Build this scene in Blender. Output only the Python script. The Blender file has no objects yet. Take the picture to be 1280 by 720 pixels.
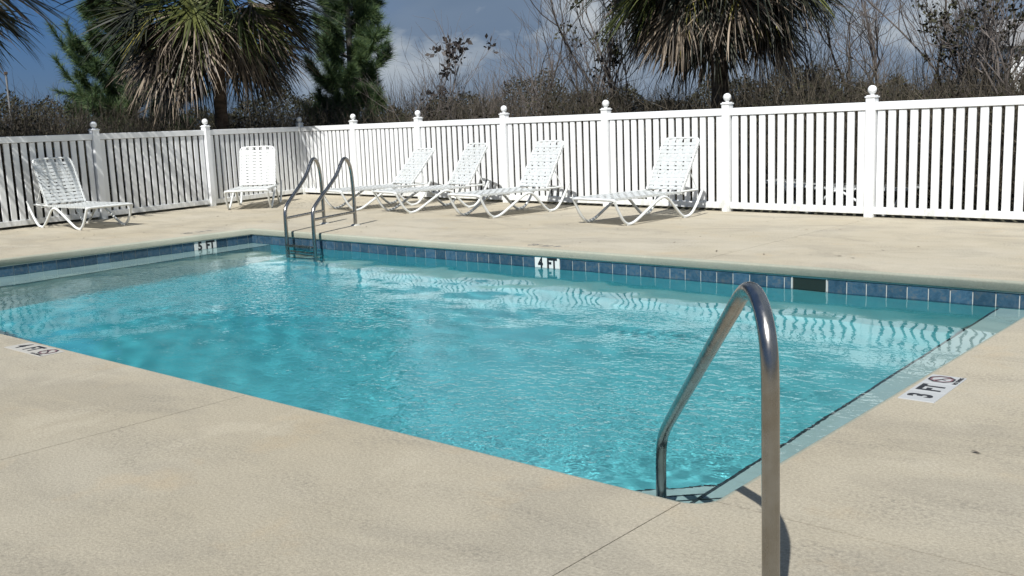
import bpy, bmesh, math, random
import numpy as np
from mathutils import Vector, Matrix
R = math.radians
random.seed(7)
rng = np.random.default_rng(11)
scn = bpy.context.scene
COL = scn.collection

# ------------------------------------------------------------------ camera
CAMH = 1.2054
cd = bpy.data.cameras.new('camera'); cam = bpy.data.objects.new('camera', cd); COL.objects.link(cam)
cd.sensor_width = 36; cd.lens = 35.2805; cd.clip_start = 0.05; cd.clip_end = 3000
r_, d_, f_ = (0.751646, 0.658457, -0.038241), (0.079281, -0.147756, -0.985841), (-0.654785, 0.737972, -0.163263)
cam.matrix_world = Matrix(((r_[0], -d_[0], -f_[0], 0), (r_[1], -d_[1], -f_[1], 0), (r_[2], -d_[2], -f_[2], CAMH), (0, 0, 0, 1)))
scn.camera = cam

# ------------------------------------------------------------------ light and sky
SUN_EL = R(50)
SH = Vector((-.39, .921, 0)).normalized()            # direction in which shadows fall
sd = bpy.data.lights.new('sun', 'SUN'); sun = bpy.data.objects.new('sun', sd); COL.objects.link(sun)
sd.energy = 4.85; sd.angle = R(.53); sd.color = (1, .985, .95)
sd.cycles.is_caustics_light = True
v = Vector((SH.x * math.cos(SUN_EL), SH.y * math.cos(SUN_EL), -math.sin(SUN_EL)))
sun.rotation_euler = v.to_track_quat('-Z', 'Y').to_euler(); sun.location = (0, 0, 30)

world = bpy.data.worlds.new('World'); scn.world = world; world.use_nodes = True
nt = world.node_tree; nt.nodes.clear()
def N(nt, t, **kw):
    n = nt.nodes.new(t)
    for k, val in kw.items():
        if k == 'inp':
            for kk, vv in val.items(): n.inputs[kk].default_value = vv
        else: setattr(n, k, val)
    return n
L = lambda nt, a, b: nt.links.new(a, b)
def ramp(nt, fac, stops, interp='LINEAR'):
    n = nt.nodes.new('ShaderNodeValToRGB'); cr = n.color_ramp; cr.interpolation = interp
    while len(cr.elements) < len(stops): cr.elements.new(.5)
    for e, (p, c) in zip(cr.elements, stops):
        e.position = p; e.color = (*c, 1) if len(c) == 3 else c
    if fac is not None: L(nt, fac, n.inputs[0])
    return n.outputs[0]
def mixc(nt, fac, a, b, mode='MIX'):
    n = nt.nodes.new('ShaderNodeMix'); n.data_type = 'RGBA'; n.blend_type = mode
    for i, s in ((0, fac), (6, a), (7, b)):
        if isinstance(s, (int, float)): n.inputs[i].default_value = s
        elif isinstance(s, tuple): n.inputs[i].default_value = (*s, 1) if len(s) == 3 else s
        else: L(nt, s, n.inputs[i])
    return n.outputs[2]
def math_(nt, op, a, b=None, c=None, clamp=False):
    n = nt.nodes.new('ShaderNodeMath'); n.operation = op; n.use_clamp = clamp
    for i, s in enumerate((a, b, c)):
        if s is None: continue
        if isinstance(s, (int, float)): n.inputs[i].default_value = s
        else: L(nt, s, n.inputs[i])
    return n.outputs[0]
sky = N(nt, 'ShaderNodeTexSky', sky_type='NISHITA', sun_disc=False, sun_elevation=SUN_EL, sun_rotation=math.atan2(-SH.x, -SH.y), air_density=1.0, dust_density=.6, ozone_density=3.0)
bg1 = N(nt, 'ShaderNodeBackground', inp={1: .065}); L(nt, sky.outputs[0], bg1.inputs[0])
# a front of grey-blue cloud that covers the sky to the right of the palm, with paler tops in it
geo = N(nt, 'ShaderNodeTexCoord'); vec = geo.outputs['Generated']
sep = N(nt, 'ShaderNodeSeparateXYZ'); L(nt, vec, sep.inputs[0])
zc = math_(nt, 'MAXIMUM', sep.outputs[2], 0.0)
mp = N(nt, 'ShaderNodeMapping', inp={'Scale': (1, 1, 2.1)}); L(nt, vec, mp.inputs[0])
nz = N(nt, 'ShaderNodeTexNoise', inp={'Scale': 5.5, 'Detail': 9, 'Roughness': .56, 'Distortion': .25}); L(nt, mp.outputs[0], nz.inputs['Vector'])
nz2 = N(nt, 'ShaderNodeTexNoise', inp={'Scale': 2.3, 'Detail': 4, 'Roughness': .5}); L(nt, mp.outputs[0], nz2.inputs['Vector'])
# side = how far along the front a direction lies (front line runs where x*.64 + y*.77 is about .3 of the way)
side = math_(nt, 'ADD', math_(nt, 'MULTIPLY', sep.outputs[0], .62), math_(nt, 'MULTIPLY', sep.outputs[1], .785))
side = math_(nt, 'ADD', side, math_(nt, 'MULTIPLY', math_(nt, 'SUBTRACT', nz.outputs[0], .5), .35))
front = N(nt, 'ShaderNodeMapRange', inp={1: -.10, 2: .10, 3: 0, 4: 1}, interpolation_type='SMOOTHSTEP'); L(nt, side, front.inputs[0])
base = ramp(nt, nz2.outputs[0], [(.35, (.108, .158, .235)), (.65, (.24, .295, .37))])
tops = ramp(nt, nz.outputs[0], [(.50, (0, 0, 0)), (.62, (1, 1, 1))])
hi = N(nt, 'ShaderNodeMapRange', inp={1: .02, 2: .07, 3: 0, 4: 1}); L(nt, zc, hi.inputs[0])
cl = mixc(nt, math_(nt, 'MULTIPLY', tops, hi.outputs[0]), base, (.44, .475, .50))
bg2 = N(nt, 'ShaderNodeBackground', inp={1: 1.0}); L(nt, cl, bg2.inputs[0])
# clear side: thin deep-blue air above the low haze
bg3 = N(nt, 'ShaderNodeBackground', inp={1: 1.0}); L(nt, ramp(nt, zc, [(0, (.064, .125, .225)), (.10, (.026, .098, .255)), (.6, (.078, .135, .265))]), bg3.inputs[0])
m0 = N(nt, 'ShaderNodeMixShader', inp={0: .85}); L(nt, bg1.outputs[0], m0.inputs[1]); L(nt, bg3.outputs[0], m0.inputs[2])
m1 = N(nt, 'ShaderNodeMixShader'); L(nt, math_(nt, 'MULTIPLY', front.outputs[0], .93), m1.inputs[0]); L(nt, m0.outputs[0], m1.inputs[1]); L(nt, bg2.outputs[0], m1.inputs[2])
wo = N(nt, 'ShaderNodeOutputWorld'); L(nt, m1.outputs[0], wo.inputs[0])

scn.view_settings.view_transform = 'Standard'; scn.view_settings.look = 'None'
scn.view_settings.exposure = 0.25; scn.view_settings.gamma = 1
scn.render.engine = 'CYCLES'
cy = scn.cycles
cy.max_bounces = 10; cy.diffuse_bounces = 3; cy.glossy_bounces = 4; cy.transmission_bounces = 6; cy.transparent_max_bounces = 8; cy.volume_bounces = 0
cy.caustics_refractive = True; cy.caustics_reflective = False
cy.sample_clamp_indirect = 4.0; cy.blur_glossy = .5
cy.use_denoising = True

# ------------------------------------------------------------------ materials
def mat(name, col=(.5, .5, .5), rough=.6, metal=0., spec=.5):
    m = bpy.data.materials.new(name); m.use_nodes = True
    b = m.node_tree.nodes['Principled BSDF']
    b.inputs['Base Color'].default_value = (*col, 1); b.inputs['Roughness'].default_value = rough
    b.inputs['Metallic'].default_value = metal; b.inputs['Specular IOR Level'].default_value = spec
    return m
def pos(nt, scale=(1, 1, 1), obj=False):
    if obj: s = N(nt, 'ShaderNodeTexCoord').outputs['Object']
    else: s = N(nt, 'ShaderNodeNewGeometry').outputs['Position']
    mp = N(nt, 'ShaderNodeMapping', inp={'Scale': scale}); L(nt, s, mp.inputs[0]); return mp.outputs[0]
def noise(nt, v, scale, detail=4, rough=.5, dist=0.):
    n = N(nt, 'ShaderNodeTexNoise', inp={'Scale': scale, 'Detail': detail, 'Roughness': rough, 'Distortion': dist}); L(nt, v, n.inputs['Vector']); return n.outputs[0]
def bump(nt, h, strength, dist, nrm=None):
    b = N(nt, 'ShaderNodeBump', inp={'Strength': strength, 'Distance': dist}); L(nt, h, b.inputs['Height'])
    if nrm is not None: L(nt, nrm, b.inputs['Normal'])
    return b.outputs[0]
def concrete(name, base, dark, green=None):
    m = mat(name, base, .88, spec=.25); nt = m.node_tree; b = nt.nodes['Principled BSDF']; p = pos(nt)
    c = mixc(nt, ramp(nt, noise(nt, p, .7, 5, .55), [(.35, (0, 0, 0)), (.7, (1, 1, 1))]), base, tuple(x * y for x, y in zip(base, (.93, .90, .84))))
    # worn darker patches with a speckled edge
    pm = ramp(nt, noise(nt, pos(nt, (1, 2.2, 1)), 1.5, 7, .68, .3), [(.47, (0, 0, 0)), (.64, (1, 1, 1))])
    sp = ramp(nt, noise(nt, p, 55, 3, .6), [(.45, (0, 0, 0)), (.62, (1, 1, 1))])
    c = mixc(nt, math_(nt, 'MULTIPLY', math_(nt, 'MULTIPLY', pm, sp), .55), c, dark)
    # the near side is mixed darker and browner than the far side
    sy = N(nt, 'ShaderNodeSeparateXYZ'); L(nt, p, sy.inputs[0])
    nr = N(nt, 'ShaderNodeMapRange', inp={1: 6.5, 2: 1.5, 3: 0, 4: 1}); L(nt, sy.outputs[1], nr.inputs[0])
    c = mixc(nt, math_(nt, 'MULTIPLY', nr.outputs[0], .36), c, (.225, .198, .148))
    # soft grey water stains with drawn-out edges, and paler scoured areas
    ws = ramp(nt, noise(nt, pos(nt, (1, 1.7, 1)), .95, 8, .62, .8), [(.50, (0, 0, 0)), (.60, (1, 1, 1)), (.72, (.35, .35, .35))])
    c = mixc(nt, math_(nt, 'MULTIPLY', ws, .24), c, dark)
    pl_ = ramp(nt, noise(nt, pos(nt, (1.3, 1, 1)), 1.9, 6, .65, .3), [(.56, (0, 0, 0)), (.70, (1, 1, 1))])
    c = mixc(nt, math_(nt, 'MULTIPLY', pl_, .22), c, tuple(min(1, x * 1.25) for x in base))
    # rust-tan tinges and scuffs
    tn = ramp(nt, noise(nt, pos(nt, (1, 1, 1)), 2.6, 5, .6), [(.58, (0, 0, 0)), (.72, (1, 1, 1))])
    c = mixc(nt, math_(nt, 'MULTIPLY', tn, .28), c, tuple(x * y for x, y in zip(base, (.97, .80, .60))))
    sc = ramp(nt, noise(nt, pos(nt, (1.4, 6, 1)), 2.4, 9, .75, .6), [(.66, (0, 0, 0)), (.70, (1, 1, 1))])
    c = mixc(nt, math_(nt, 'MULTIPLY', sc, .32), c, dark)
    gr = noise(nt, p, 95, 3, .75)
    c = mixc(nt, .40, c, ramp(nt, gr, [(.3, (.25, .24, .21)), (.7, (.80, .79, .75))]), 'OVERLAY')
    if green: c = mixc(nt, math_(nt, 'MULTIPLY', ramp(nt, noise(nt, pos(nt, (1, 1, 3)), 3.0, 6, .6), [(.25, (.5, .5, .5)), (.7, (1, 1, 1))]), .75), c, green)
    L(nt, c, b.inputs['Base Color'])
    h = math_(nt, 'ADD', math_(nt, 'MULTIPLY', noise(nt, p, 120, 4, .8), .9), math_(nt, 'MULTIPLY', noise(nt, p, 35, 5, .7), .25))
    h = math_(nt, 'MULTIPLY', h, math_(nt, 'ADD', .35, noise(nt, p, 3.5, 4, .6)))
    L(nt, bump(nt, h, .8, .007), b.inputs['Normal'])
    return m
M = {}
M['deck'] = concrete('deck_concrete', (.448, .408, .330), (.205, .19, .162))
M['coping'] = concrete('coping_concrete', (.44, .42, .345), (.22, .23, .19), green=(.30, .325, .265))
M['joint'] = mat('joint_dirt', (.13, .12, .10), .95)
M['plaster'] = mat('pool_plaster', (.50, .78, .79), .8, spec=.2)
nt = M['plaster'].node_tree; b = nt.nodes['Principled BSDF']; p = pos(nt)
sp_ = N(nt, 'ShaderNodeSeparateXYZ'); L(nt, p, sp_.inputs[0]); fx = N(nt, 'ShaderNodeMapRange', inp={1: -9.5, 2: -1.5, 3: 0, 4: 1}); L(nt, sp_.outputs[0], fx.inputs[0])
pc = mixc(nt, fx.outputs[0], (.060, .44, .525), (.145, .46, .485))  # light lost in the water painted into the shell colour, paler towards shallow end
L(nt, mixc(nt, math_(nt, 'MULTIPLY', ramp(nt, noise(nt, p, 1.1, 5, .6), [(.35, (0, 0, 0)), (.7, (1, 1, 1))]), .35), pc, (.17, .54, .59)), b.inputs['Base Color'])
M['ledge'] = mat('ledge_plaster', (.44, .51, .49), .8, spec=.2)
M['trim_dark'] = mat('trim_dark', (.03, .035, .04), .5)
M['grout'] = mat('grout', (.46, .48, .46), .9)
def tile_mat(name, tint):
    m = mat(name, tint, .22, spec=.5); nt = m.node_tree; b = nt.nodes['Principled BSDF']; p = pos(nt)
    oi = N(nt, 'ShaderNodeObjectInfo').outputs['Random']
    n1 = noise(nt, p, 26, 6, .65, .4)
    c = ramp(nt, n1, [(.30, (.024, .056, .092)), (.5, (.040, .092, .145)), (.68, (.09, .115, .135)), (.82, (.15, .14, .125))])
    k = N(nt, 'ShaderNodeMapRange', inp={1: 0, 2: 1, 3: .72, 4: 1.2}); L(nt, oi, k.inputs[0])
    c2 = N(nt, 'ShaderNodeVectorMath', operation='SCALE'); L(nt, c, c2.inputs[0]); L(nt, k.outputs[0], c2.inputs['Scale'])
    L(nt, c2.outputs[0], b.inputs['Base Color']); L(nt, bump(nt, n1, .25, .002), b.inputs['Normal'])
    return m
M['tile'] = tile_mat('blue_tile', (.07, .12, .19))
M['marker'] = mat('marker_tile', (.41, .42, .415), .45)
M['marker_worn'] = mat('marker_worn', (.39, .375, .335), .7)
M['ink'] = mat('black_ink', (.012, .013, .016), .5)
M['ink_faded'] = mat('faded_ink', (.16, .16, .15), .8)
M['ink_red'] = mat('red_ink', (.22, .11, .12), .6)
M['mortar'] = mat('mortar', (.66, .67, .64), .85)
M['skimmer'] = mat('skimmer_shade', (.010, .018, .014), .5)  # near-black colour standing in for the shade inside the skimmer mouth
def worn(name, col, rough, amt=.12, sc=6, bmp=0.):
    m = mat(name, col, rough); nt = m.node_tree; b = nt.nodes['Principled BSDF']; p = pos(nt, (1, 1, .6))
    c = mixc(nt, ramp(nt, noise(nt, p, sc, 6, .6), [(.4, (0, 0, 0)), (.75, (1, 1, 1))]), col, tuple(x * (1 - amt * k) for x, k in zip(col, (1.0, 1.05, 1.4))))
    L(nt, c, b.inputs['Base Color'])
    if bmp: L(nt, bump(nt, noise(nt, p, 60, 3), bmp, .002), b.inputs['Normal'])
    return m
M['vinyl'] = worn('white_vinyl', (.87, .88, .885), .38, .07, 3)
nt = M['vinyl'].node_tree; b = nt.nodes['Principled BSDF']; old = b.inputs['Base Color'].links[0].from_socket
sz = N(nt, 'ShaderNodeSeparateXYZ'); L(nt, pos(nt), sz.inputs[0])
fo = N(nt, 'ShaderNodeMapRange', inp={1: .30, 2: .0, 3: 0, 4: 1}); L(nt, sz.outputs[2], fo.inputs[0])
gm = math_(nt, 'MULTIPLY', fo.outputs[0], ramp(nt, noise(nt, pos(nt, (1, 1, .5)), 14, 6, .7), [(.42, (0, 0, 0)), (.65, (1, 1, 1))]))
rn = N(nt, 'ShaderNodeMapRange', inp={1: 0, 2: 1, 3: .955, 4: 1.03}); L(nt, N(nt, 'ShaderNodeObjectInfo').outputs['Random'], rn.inputs[0])
sv = N(nt, 'ShaderNodeVectorMath', operation='SCALE'); L(nt, mixc(nt, math_(nt, 'MULTIPLY', gm, .55), old, (.36, .37, .29)), sv.inputs[0]); L(nt, rn.outputs[0], sv.inputs['Scale'])
L(nt, sv.outputs[0], b.inputs['Base Color'])
M['strap'] = worn('strap_vinyl', (.58, .60, .595), .42, .10, 8)
M['chair_metal'] = worn('white_powder_coat', (.72, .74, .735), .35, .12, 9)
M['rubber'] = mat('foot_cap', (.70, .70, .68), .6)
m = mat('steel', (.50, .48, .45), .24, 1.0); M['steel'] = m
nt = m.node_tree; b = nt.nodes['Principled BSDF']; p = pos(nt, (1, 1, .12))
g1 = noise(nt, p, 38, 5, .65); g2 = noise(nt, pos(nt), 9, 5, .6)
L(nt, mixc(nt, ramp(nt, g2, [(.4, (0, 0, 0)), (.68, (1, 1, 1))]), (.36, .355, .345), (.285, .265, .235)), b.inputs['Base Color'])
L(nt, ramp(nt, g1, [(.3, (.17, .17, .17)), (.75, (.36, .36, .36))]), b.inputs['Roughness'])
M['trowel'] = mat('escutcheon', (.55, .53, .47), .5, .3)
M['trunk'] = mat('palm_bark', (.12, .085, .055), .95)
nt = M['trunk'].node_tree; b = nt.nodes['Principled BSDF']
L(nt, ramp(nt, noise(nt, pos(nt, (1, 1, 3)), 5, 6, .7), [(.3, (.045, .032, .024)), (.7, (.20, .14, .095))]), b.inputs['Base Color'])
M['pole'] = mat('pole_grey', (.22, .22, .22), .6)
M['bark'] = mat('grey_bark', (.13, .11, .10), .95)
nt = M['bark'].node_tree; b = nt.nodes['Principled BSDF']
L(nt, ramp(nt, noise(nt, pos(nt, (1, 1, .4)), 9, 5, .7), [(.3, (.075, .062, .055)), (.7, (.19, .165, .15))]), b.inputs['Base Color'])
def foliage(name, c1, c2, sc=3., rough=.55, trans=0.):
    m = mat(name, c1, rough, spec=.35); nt = m.node_tree; b = nt.nodes['Principled BSDF']
    at = N(nt, 'ShaderNodeAttribute', attribute_name='shade')
    c = mixc(nt, at.outputs['Fac'], c1, c2)
    L(nt, c, b.inputs['Base Color'])
    if trans:
        tb = N(nt, 'ShaderNodeBsdfTranslucent'); L(nt, c, tb.inputs[0])
        mx = N(nt, 'ShaderNodeMixShader', inp={0: trans}); L(nt, b.outputs[0], mx.inputs[1]); L(nt, tb.outputs[0], mx.inputs[2])
        L(nt, mx.outputs[0], nt.nodes['Material Output'].inputs[0])
    return m
M['frond_green'] = foliage('frond_green', (.030, .044, .013), (.12, .13, .036), trans=.25)
M['frond_yellow'] = foliage('frond_yellow', (.15, .145, .03), (.38, .33, .08), trans=.25)
M['frond_dead'] = foliage('frond_dead', (.030, .023, .017), (.31, .245, .18))
M['frond_dark'] = foliage('frond_dark', (.010, .013, .008), (.045, .048, .028))
M['needles'] = foliage('pine_needles', (.036, .078, .042), (.18, .25, .09), trans=.15)
M['twig'] = foliage('brush_twigs', (.034, .028, .019), (.165, .138, .100))
M['brush_leaf'] = foliage('brush_leaves', (.013, .014, .007), (.055, .052, .025), rough=.9)
M['dry_leaf'] = foliage('dry_leaves', (.014, .012, .012), (.05, .04, .035))
m = mat('ground', (.09, .085, .05), 1.0); M['ground'] = m; nt = m.node_tree; b = nt.nodes['Principled BSDF']
L(nt, ramp(nt, noise(nt, pos(nt), 1.3, 8, .7), [(.3, (.035, .035, .02)), (.7, (.11, .10, .06))]), b.inputs['Base Color'])
m = bpy.data.materials.new('pool_water'); m.use_nodes = True; M['water'] = m; nt = m.node_tree; nt.nodes.clear()
gl = N(nt, 'ShaderNodeBsdfGlass', inp={'IOR': 1.33, 'Roughness': 0.0, 'Color': (.84, .955, .965, 1)})
# short capillary ripples, stronger where the return jets stir the surface
at = N(nt, 'ShaderNodeAttribute', attribute_name='stir').outputs['Fac']; p = pos(nt, (1, 1, 0))
rp = math_(nt, 'ADD', noise(nt, pos(nt, (1.0, 1.3, 0)), 11.0, 2, .5, .5), math_(nt, 'MULTIPLY', noise(nt, p, 24, 1, .5, .3), .55))
bn = N(nt, 'ShaderNodeBump', inp={'Distance': .012}); L(nt, rp, bn.inputs['Height']); L(nt, at, bn.inputs['Strength']); L(nt, bn.outputs[0], gl.inputs['Normal'])
o = N(nt, 'ShaderNodeOutputMaterial'); L(nt, gl.outputs[0], o.inputs[0])

# ------------------------------------------------------------------ helpers
class MB:
    def __init__(s): s.v = []; s.f = []; s.smooth = []
    def add(s, vs, fs, smooth=False):
        o = len(s.v); s.v += [tuple(map(float, q)) for q in vs]
        s.f += [tuple(i + o for i in f) for f in fs]; s.smooth += [smooth] * len(fs)
    def box(s, c, d, bev=0., mtx=None):
        x, y, z = d[0] / 2, d[1] / 2, d[2] / 2
        if bev <= 0:
            vs = [(i * x, j * y, k * z) for k in (-1, 1) for i, j in ((-1, -1), (1, -1), (1, 1), (-1, 1))]
            fs = [(3, 2, 1, 0), (4, 5, 6, 7), (0, 1, 5, 4), (1, 2, 6, 5), (2, 3, 7, 6), (3, 0, 4, 7)]
        else:
            bm = bmesh.new(); bmesh.ops.create_cube(bm, size=1)
            for q in bm.verts: q.co = Vector((q.co.x * d[0], q.co.y * d[1], q.co.z * d[2]))
            bmesh.ops.bevel(bm, geom=list(bm.edges), offset=bev, segments=1, affect='EDGES')
            bm.verts.index_update(); vs = [tuple(q.co) for q in bm.verts]; fs = [tuple(q.index for q in f.verts) for f in bm.faces]; bm.free()
        mt = mtx or Matrix()
        s.add([mt @ Vector(q) + Vector(c) for q in vs], fs)
    def tube(s, pts, r, seg=10, cap=True, flat=None):
        P = [Vector(q) for q in pts]; n = len(P)
        rs = r if isinstance(r, (list, tuple)) else [r] * n
        up = None; vs = []
        for i in range(n):
            t = (P[min(i + 1, n - 1)] - P[max(i - 1, 0)]).normalized()
            if up is None:
                up = Vector((0, 0, 1)) if abs(t.z) < .9 else Vector((1, 0, 0))
            a = (up - t * up.dot(t)).normalized(); bb = t.cross(a); up = a
            for k in range(seg):
                an = 2 * math.pi * k / seg
                vs.append(P[i] + (a * math.cos(an) + bb * math.sin(an)) * rs[i])
        fs = [(i * seg + k, i * seg + (k + 1) % seg, (i + 1) * seg + (k + 1) % seg, (i + 1) * seg + k) for i in range(n - 1) for k in range(seg)]
        s.add(vs, fs, True)
        if cap:
            s.add(vs[:seg], [tuple(range(seg))[::-1]]); s.add(vs[-seg:], [tuple(range(seg))])
    def prism(s, poly, z0, z1, bot=True):
        n = len(poly)
        s.add([(x, y, z0) for x, y in poly] + [(x, y, z1) for x, y in poly],
              [tuple(range(n, 2 * n))] + ([tuple(range(n))[::-1]] if bot else []) + [(i, (i + 1) % n, n + (i + 1) % n, n + i) for i in range(n)])
    def lathe(s, prof, c=(0, 0, 0), seg=20):
        vs = [(c[0] + r * math.cos(2 * math.pi * k / seg), c[1] + r * math.sin(2 * math.pi * k / seg), c[2] + z) for r, z in prof for k in range(seg)]
        s.add(vs, [(i * seg + k, i * seg + (k + 1) % seg, (i + 1) * seg + (k + 1) % seg, (i + 1) * seg + k) for i in range(len(prof) - 1) for k in range(seg)], True)
    def mesh(s, name, m):
        me = bpy.data.meshes.new(name); me.from_pydata(s.v, [], s.f)
        me.polygons.foreach_set('use_smooth', s.smooth); me.materials.append(m); me.update(); return me
    def build(s, name, m, parent=None): return obj(name, s.mesh(name, m), parent)
def obj(name, me, parent=None, loc=None, rot=None):
    o = bpy.data.objects.new(name, me); COL.objects.link(o)
    if parent is not None: o.parent = parent
    if loc is not None: o.location = loc
    if rot is not None: o.rotation_euler = rot
    return o
def npmesh(name, V, F, m, shade=None):
    """V (n,3), F (k,3 or 4) numpy -> mesh; shade: per-face value"""
    me = bpy.data.meshes.new(name); V = np.asarray(V, np.float32); F = np.asarray(F, np.int32); k = F.shape[1]
    me.vertices.add(len(V)); me.vertices.foreach_set('co', V.ravel())
    me.loops.add(F.size); me.loops.foreach_set('vertex_index', F.ravel())
    me.polygons.add(len(F)); me.polygons.foreach_set('loop_start', np.arange(0, F.size, k, dtype=np.int32))
    try: me.polygons.foreach_set('loop_total', np.full(len(F), k, np.int32))
    except Exception: pass
    me.materials.append(m); me.update(calc_edges=True)
    if shade is not None:
        a = me.attributes.new('shade', 'FLOAT', 'FACE'); a.data.foreach_set('value', np.asarray(shade, np.float32))
    return me
def empty(name, loc=(0, 0, 0), rz=0, parent=None):
    o = bpy.data.objects.new(name, None); COL.objects.link(o); o.location = loc; o.rotation_euler = (0, 0, rz)
    if parent is not None: o.parent = parent
    return o
def tag(o, label=None, cat=None, group=None, kind=None):
    if label: o['label'] = label
    if cat: o['category'] = cat
    if group: o['group'] = group
    if kind: o['kind'] = kind
    return o
def copy_tree(o, parent=None):
    c = o.copy(); COL.objects.link(c); c.parent = parent
    for ch in [q for q in o.children]: copy_tree(ch, c)
    return c

# ------------------------------------------------------------------ pool shell, coping and deck
ZT, ZW, TS = -.0814, -.1826, .1524
YF, YD = 7.342, 7.306                 # far wall, far coping edge
XL, XLD = -10.897, -10.86             # left wall, left coping edge
XR = -1.560                           # right coping edge
def ynear(x): return 2.5646 + .0128 * (x + 6)
def outline():                        # pool edge at the coping lip, counter-clockwise
    pts = [(XLD, YD), (XLD, ynear(XLD))]
    for x in np.linspace(XLD, -1.67, 14)[1:]: pts.append((x, ynear(x)))
    cx, cy_, r = -1.645, 2.705, .085
    for a in np.linspace(R(-88), R(-4), 8): pts.append((cx + r * math.cos(a), cy_ + r * math.sin(a)))
    for y in np.linspace(2.95, YD, 8): pts.append((XR, y))
    return [(float(x), float(y)) for x, y in pts]
OUT = outline()
def offset(poly, d):                  # push outwards (away from the water) by d
    n = len(poly); res = []
    for i in range(n):
        p0, p1, p2 = (Vector(poly[(i + k - 1) % n]) for k in range(3))
        e1 = (p1 - p0).normalized(); e2 = (p2 - p1).normalized()
        n1 = Vector((e1.y, -e1.x)); n2 = Vector((e2.y, -e2.x)); nn = (n1 + n2).normalized()
        q = p1 + nn * (d / max(.4, nn.dot(n1))); res.append((q.x, q.y))
    return res
deck = tag(empty('pool_deck', (0, 0, 0)), 'beige textured concrete deck around the swimming pool', kind='structure')
pool = tag(empty('swimming_pool', (0, 0, 0)), 'rectangular in-ground swimming pool shell', kind='structure')
prof = [(.036, 0), (.026, -.0015), (.018, -.005), (.013, -.011), (.0115, -.020), (.012, -.048), (.0135, -.070), (.0145, -.0765), (.0155, -.0775), (.022, -.0785), (.034, -.079)]
rings = [[(x, y, z) for x, y in offset(OUT, d)] for d, z in prof]
mb = MB(); n = len(OUT); vs = [q for rg in rings for q in rg]
mb.add(vs, [(i * n + k, i * n + (k + 1) % n, (i + 1) * n + (k + 1) % n, (i + 1) * n + k) for i in range(len(prof) - 1) for k in range(n)], True)
mb.build('coping', M['coping'], deck)
IN = offset(OUT, .036)
FARX = [-16.2, -13.27, -10.94, -8.61, -6.28, -3.95, -1.62, .71, 3.04, 6.]
def yfar(x): return 11.2825 - .0628 * (x + 8) + .075
def xlf(y): return float(np.interp(y, [3.05, 5.15, 7.25, 9.35, 11.76], [-14.15, -14.33, -14.60, -14.97, -15.62])) - .075
ZS = -.13
def slab(poly):
    mb = MB(); mb.prism(poly, ZS, 0); return mb.build('deck_slab', M['deck'], deck)
g = .0022
# far strip slabs
xs = [-16.1, -12.98, -10.1, -7.3, -4.35, -1.62, .71, 3.04, 6.]
yb = IN[0][1]
for a, b_ in zip(xs[:-1], xs[1:]):
    y0 = yb if b_ <= -1.5 else yb
    if a < -16: slab([(xlf(yb), yb), (b_ - g, yb), (b_ - g, yfar(b_)), (xlf(11.8), yfar(-15.6)), (xlf(9.35), 9.35)])
    else: slab([(a + g, yb), (b_ - g, yb), (b_ - g, yfar(b_)), (a + g, yfar(a))])
# left strip
xl = IN[0][0]
for y0, y1 in ((2.52, 4.95), (4.95, yb - .004)):
    slab([(xlf(y0), y0 + g), (xl, y0 + g), (xl, y1 - g), (xlf(y1), y1 - g)])
# right strip: joint runs at y 2.66
xr = max(q[0] for q in IN)
rp = [q for q in IN if q[0] > -1.75 and q[1] < 3.5]
for y0, y1, in ((2.66, 5.0), (5.0, yb - .004)):
    edge = [q for q in IN if q[0] > -1.6 and y0 < q[1] < y1]
    x0 = [q for q in IN if q[0] > -1.7]
    if y0 < 3:
        lo = [(-1.553, 2.66 + g)]
        lo = [(float(np.interp(2.66 + g, [q[1] for q in rp], [q[0] for q in rp])), 2.66 + g)]
        edge = lo + edge
    else: edge = [(xr, y0 + g)]
    slab([(6., y0 + g), (6., y1 - g), (xr, y1 - g)] + edge[::-1])
# near strip slabs
ny0 = -6.
nin = [q for q in IN if q[1] < 2.66]
nx = [-16.1, -13.27, -10.94, -8.61, -6.28, -3.95, -1.62, .71, 3.04, 6.]
def ynin(x): 
    q = sorted(nin); return float(np.interp(x, [a for a, _ in q], [b_ for _, b_ in q]))
for a, b_ in zip(nx[:-1], nx[1:]):
    a += g; b_ -= g
    if a < -16: a = -14.3
    if b_ < xl: top = [(b_, 2.52 - g), (a, 2.52 - g)]
    elif b_ < -1.6:
        mid = [q for q in nin if a < q[0] < b_ and q[0] > xl]
        st = [(a, ynin(a))] if a > xl else [(a, 2.52 - g), (xl, 2.52 - g), (xl, ynin(xl + .01))]
        top = (st + sorted(mid) + [(b_, ynin(b_))])[::-1]
    elif a < 0 and a > -1.7:
        cr = sorted([q for q in nin if q[0] > a])
        lx = float(np.interp(2.66 - g, [q[1] for q in rp], [q[0] for q in rp]))
        top = ([(a, ynin(a))] + cr + [(lx, 2.66 - g), (b_, 2.66 - g)])[::-1]
    else: top = [(b_, 2.66 - g), (a, 2.66 - g)]
    slab([(a, ny0), (b_, ny0)] + top)
# bed that shows dark in the joints
mb = MB()
for x0, y0, x1, y1 in ((-14.3, -6, 6, 2.38), (-14.3, 2.38, -10.93, 7.40), (-1.49, 2.38, 6, 7.40), (-14.55, 7.40, 6, 10.4)):
    mb.add([(x0, y0, -.016), (x1, y0, -.016), (x1, y1, -.016), (x0, y1, -.016)], [(0, 1, 2, 3)])
mb.build('joint_filler', M['joint'], deck)

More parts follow.
